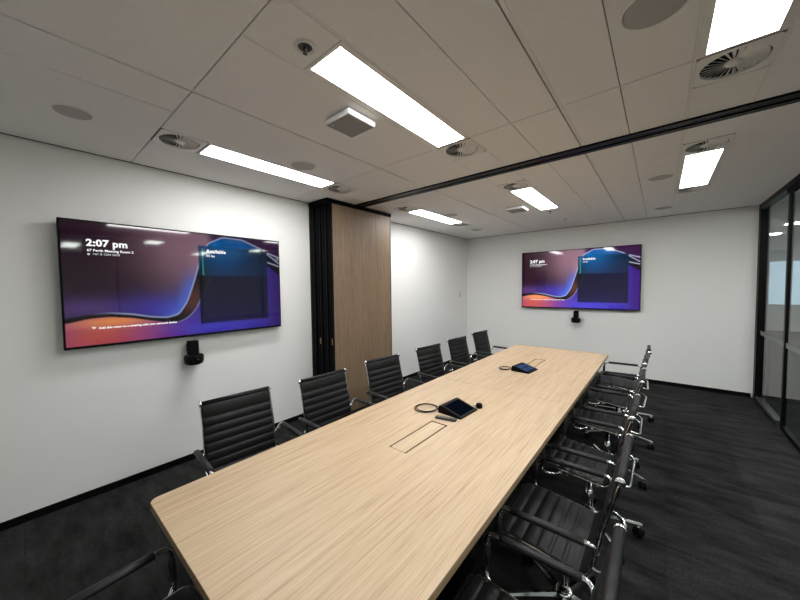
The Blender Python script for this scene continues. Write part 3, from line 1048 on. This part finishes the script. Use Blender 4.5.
S_BEND = next(SL[i] for i in range(len(SP)) if SP[i].y > 0.47 and SP[i].x < -0.1)
nseat = 7
seat_b = [0.0] + [0.03 + (S_BEND - 0.03) * k / nseat for k in range(nseat + 1)]
HEADP = TOT - 0.095
nback = 6
back_b = [S_BEND + (HEADP - S_BEND) * k / nback for k in range(nback + 1)] + [TOT]


def smooth_path(pts, r, n_=6):
    """polyline with rounded corners"""
    P = [Vector(p) for p in pts]
    outp = [P[0]]
    for i in range(1, len(P) - 1):
        a = (P[i - 1] - P[i]); b = (P[i + 1] - P[i])
        q = min(r, a.length * 0.49, b.length * 0.49)
        s_ = P[i] + a.normalized() * q; e = P[i] + b.normalized() * q
        for k in range(n_ + 1):
            t_ = k / n_
            outp.append((1 - t_) ** 2 * s_ + 2 * t_ * (1 - t_) * P[i] + t_ ** 2 * e)
    outp.append(P[-1])
    return outp


def make_chair():
    root = thing('office_chair', 'x', 'chair')
    share('seat', sling(seat_b), root)
    share('backrest', sling(back_b), root)
    # rolled top edge with chrome end caps
    pt, _ = at_len(TOT)
    rollo = MB().tube([(-0.226, pt.x - 0.002, pt.y + 0.004), (0.226, pt.x - 0.002, pt.y + 0.004)], 0.0155, 14).build('top_roll', MT['leather'], root)
    for sx in (-1, 1):
        # side rail follows the sling
        path = [(sx * 0.2325, at_len(TOT * k / 44)[0].x, at_len(TOT * k / 44)[0].y) for k in range(45)]
        MB().tube(path, 0.0035, 8, ry=0.006).build('side_rail', MT['chrome'], root)
        MB().lathe([(0.0175, 0.0), (0.0185, 0.003), (0.0185, 0.010), (0.012, 0.013), (0.001, 0.014)] if sx > 0 else
                   [(0.001, -0.014), (0.012, -0.013), (0.0185, -0.010), (0.0185, -0.003), (0.0175, 0.0)], 18,
                   center=(sx * 0.227, pt.x - 0.002, pt.y + 0.004), axis='x').build('end_cap', MT['chrome'], root)
        # arm loop
        xa = sx * 0.285
        loop = smooth_path([(sx * 0.234, -0.166, 0.568), (sx * 0.262, -0.172, 0.585), (xa, -0.160, 0.625), (xa, 0.218, 0.620), (xa, 0.228, 0.43), (sx * 0.238, 0.165, 0.415), (sx * 0.229, 0.12, 0.440)], 0.042, 7)
        arm = MB().tube(loop, 0.0105, 10).build('arm', MT['chrome'], root)
        MB().tube(smooth_path([(xa, -0.132, 0.6246), (xa, 0.03, 0.6228), (xa, 0.164, 0.6208)], 0.02), 0.0185, 12, ry=0.0145).build('arm_pad', MT['armpad'], arm)
        MB().tube([(xa, 0.2205, 0.570), (xa, 0.2252, 0.475)], 0.0135, 10).build('arm_sleeve', MT['armpad'], arm)
    # rear bow behind the bend and the cross brace under the seat
    MB().tube(smooth_path([(-0.233, -0.150, 0.490), (-0.205, -0.235, 0.462), (0.205, -0.235, 0.462), (0.233, -0.150, 0.490)], 0.04, 6), 0.009, 10).build('back_brace', MT['chrome'], root)
    for yb in (0.09, -0.08):
        MB().tube(smooth_path([(-0.233, yb, 0.437), (-0.19, yb, 0.410), (0.19, yb, 0.410), (0.233, yb, 0.437)], 0.03, 5), 0.010, 8).build('seat_brace', MT['chrome'], root)
    MB().rbox(-0.07, 0.07, -0.12, 0.13, 0.375, 0.408, 0.008, 2).build('tilt_mechanism', MT['blackmatte'], root)
    MB().tube([(0.07, 0.02, 0.39), (0.20, 0.03, 0.385)], 0.005, 8).build('lever', MT['chrome'], root)
    col = MB().lathe([(0.026, 0.10), (0.026, 0.25), (0.022, 0.255), (0.022, 0.262), (0.014, 0.265), (0.014, 0.378)], 18).build('column', MT['chrome'], root)
    MB().lathe([(0.030, 0.075), (0.040, 0.082), (0.042, 0.118), (0.034, 0.128), (0.027, 0.128)], 20).build('hub', MT['chrome'], root)
    leg_me = None
    for k in range(5):
        a = math.radians(90 + 72 * k + 18)
        if leg_me is None:
            mb = MB()
            sec = [(0.03, 0.016, 0.080, 0.116), (0.12, 0.013, 0.078, 0.106), (0.24, 0.011, 0.071, 0.092), (0.295, 0.011, 0.066, 0.085), (0.308, 0.007, 0.068, 0.080)]
            vs_, fs = [], []
            for (x, w_, z0, z1) in sec:
                vs_ += [(x, -w_, z0), (x, w_, z0), (x, w_ * 1.05, (z0 + z1) / 2), (x, w_ * .55, z1), (x, -w_ * .55, z1), (x, -w_ * 1.05, (z0 + z1) / 2)]
            for i in range(len(sec) - 1):
                for q in range(6):
                    q2 = (q + 1) % 6
                    fs.append((i * 6 + q, i * 6 + q2, i * 6 + 6 + q2, i * 6 + 6 + q))
            fs += [(5, 4, 3, 2, 1, 0), tuple(len(vs_) - 6 + q for q in range(6))]
            mb.add(vs_, fs)
            leg_me = mb.mesh('base_leg', MT['chrome'])
            recalc(leg_me)
            cas = MB()
            for sx in (-1, 1):
                pr = [(0.001, sx * 0.004), (0.026, sx * 0.006), (0.0275, sx * 0.010), (0.0275, sx * 0.022), (0.022, sx * 0.027), (0.001, sx * 0.028)]
                cas.lathe(pr if sx > 0 else pr[::-1], 18, axis='y', center=(0.0, 0, 0.0275))
            cas_me = cas.mesh('caster', MT['blackplastic'])
            stem_me = MB().lathe([(0.007, 0.03), (0.007, 0.075)], 10).add([], []).tube([(0.012, 0, 0.056), (-0.01, 0, 0.062)], 0.012, 8).mesh('caster_stem', MT['chrome'])
        lg = share('base_leg', leg_me, root, (0, 0, 0), (0, 0, a))
        cs = share('caster', cas_me, lg, (0.288, 0, 0), (0, 0, 0.7 + k * 1.1))
        share('caster_stem', stem_me, lg, (0.288, 0, 0))
    return root


chair0 = make_chair()
lefts = [(1.395, 0.948, 'at the table corner below the large screen'),
         (1.475, 1.652, 'between the large screen and the folding partition'),
         (1.450, 2.426, 'directly in front of the folding partition'),
         (1.472, 3.255, 'on the screen-wall side, just past the folding partition'),
         (1.462, 4.006, 'on the screen-wall side, second last before the end wall'),
         (1.445, 4.792, 'on the screen-wall side, last before the end wall')]
rights = [(3.168, 0.935, 'on the glass side, first of its row, beside the head chair'),
          (3.143, 1.690, 'on the glass side, second of its row from the head chair'),
          (3.140, 2.430, 'on the glass side, third of its row from the head chair'),
          (3.150, 3.280, 'on the glass side, fourth of its row from the head chair'),
          (3.155, 3.990, 'on the glass side, fifth of its row from the head chair'),
          (3.160, 4.660, 'on the glass side, last of its row before the end wall')]
spots = [(x, y, -90, 'black ribbed office chair ' + s) for x, y, s in lefts] + \
        [(x, y, 90, 'black ribbed office chair ' + s) for x, y, s in rights] + \
        [(2.284, 0.152, 0, 'black ribbed office chair at the head of the table')]
jit = [-4.5, -2, -6, -5, -4, -4, 0.5, 0, -0.5, 1, -1.5, 2, 5]
for i, (x, y, a, lb) in enumerate(spots):
    c = chair0 if i == 0 else copy_tree(chair0)
    c.location = (x, y, 0)
    c.rotation_euler = (0, 0, math.radians(a + jit[i]))
    for ch in c.children:                      # every swivel base stands at its own angle
        if ch.name.startswith('base_leg'):
            ch.rotation_euler.z += math.radians(23 * i)
    tag(c, lb, 'chair', 'black office chairs around the table')

# ================================================================== OFFICE LIGHTS (seen through and reflected in glass)
for x, ys_ in ((5.4, (-3.2, -0.6, 2.0, 4.4, 9.15, 10.85)), (7.5, (-2.0, 0.8, 3.6, 6.4, 9.2, 12.0))):
    for y in ys_:
        hx, hy = (0.12, 0.12) if (x < 6 and y > 8) else (0.5, 0.13)
        o = MB().box(x - hx, x + hx, y - hy, y + hy, ZC - 0.012, ZC - 0.0005).build('office_light', MT['office'])
        tag(o, 'small square ceiling light in the corridor past the end wall' if hx < 0.2 else 'long ceiling light in the office beyond the glass', 'light panel', 'office lights beyond the glass')
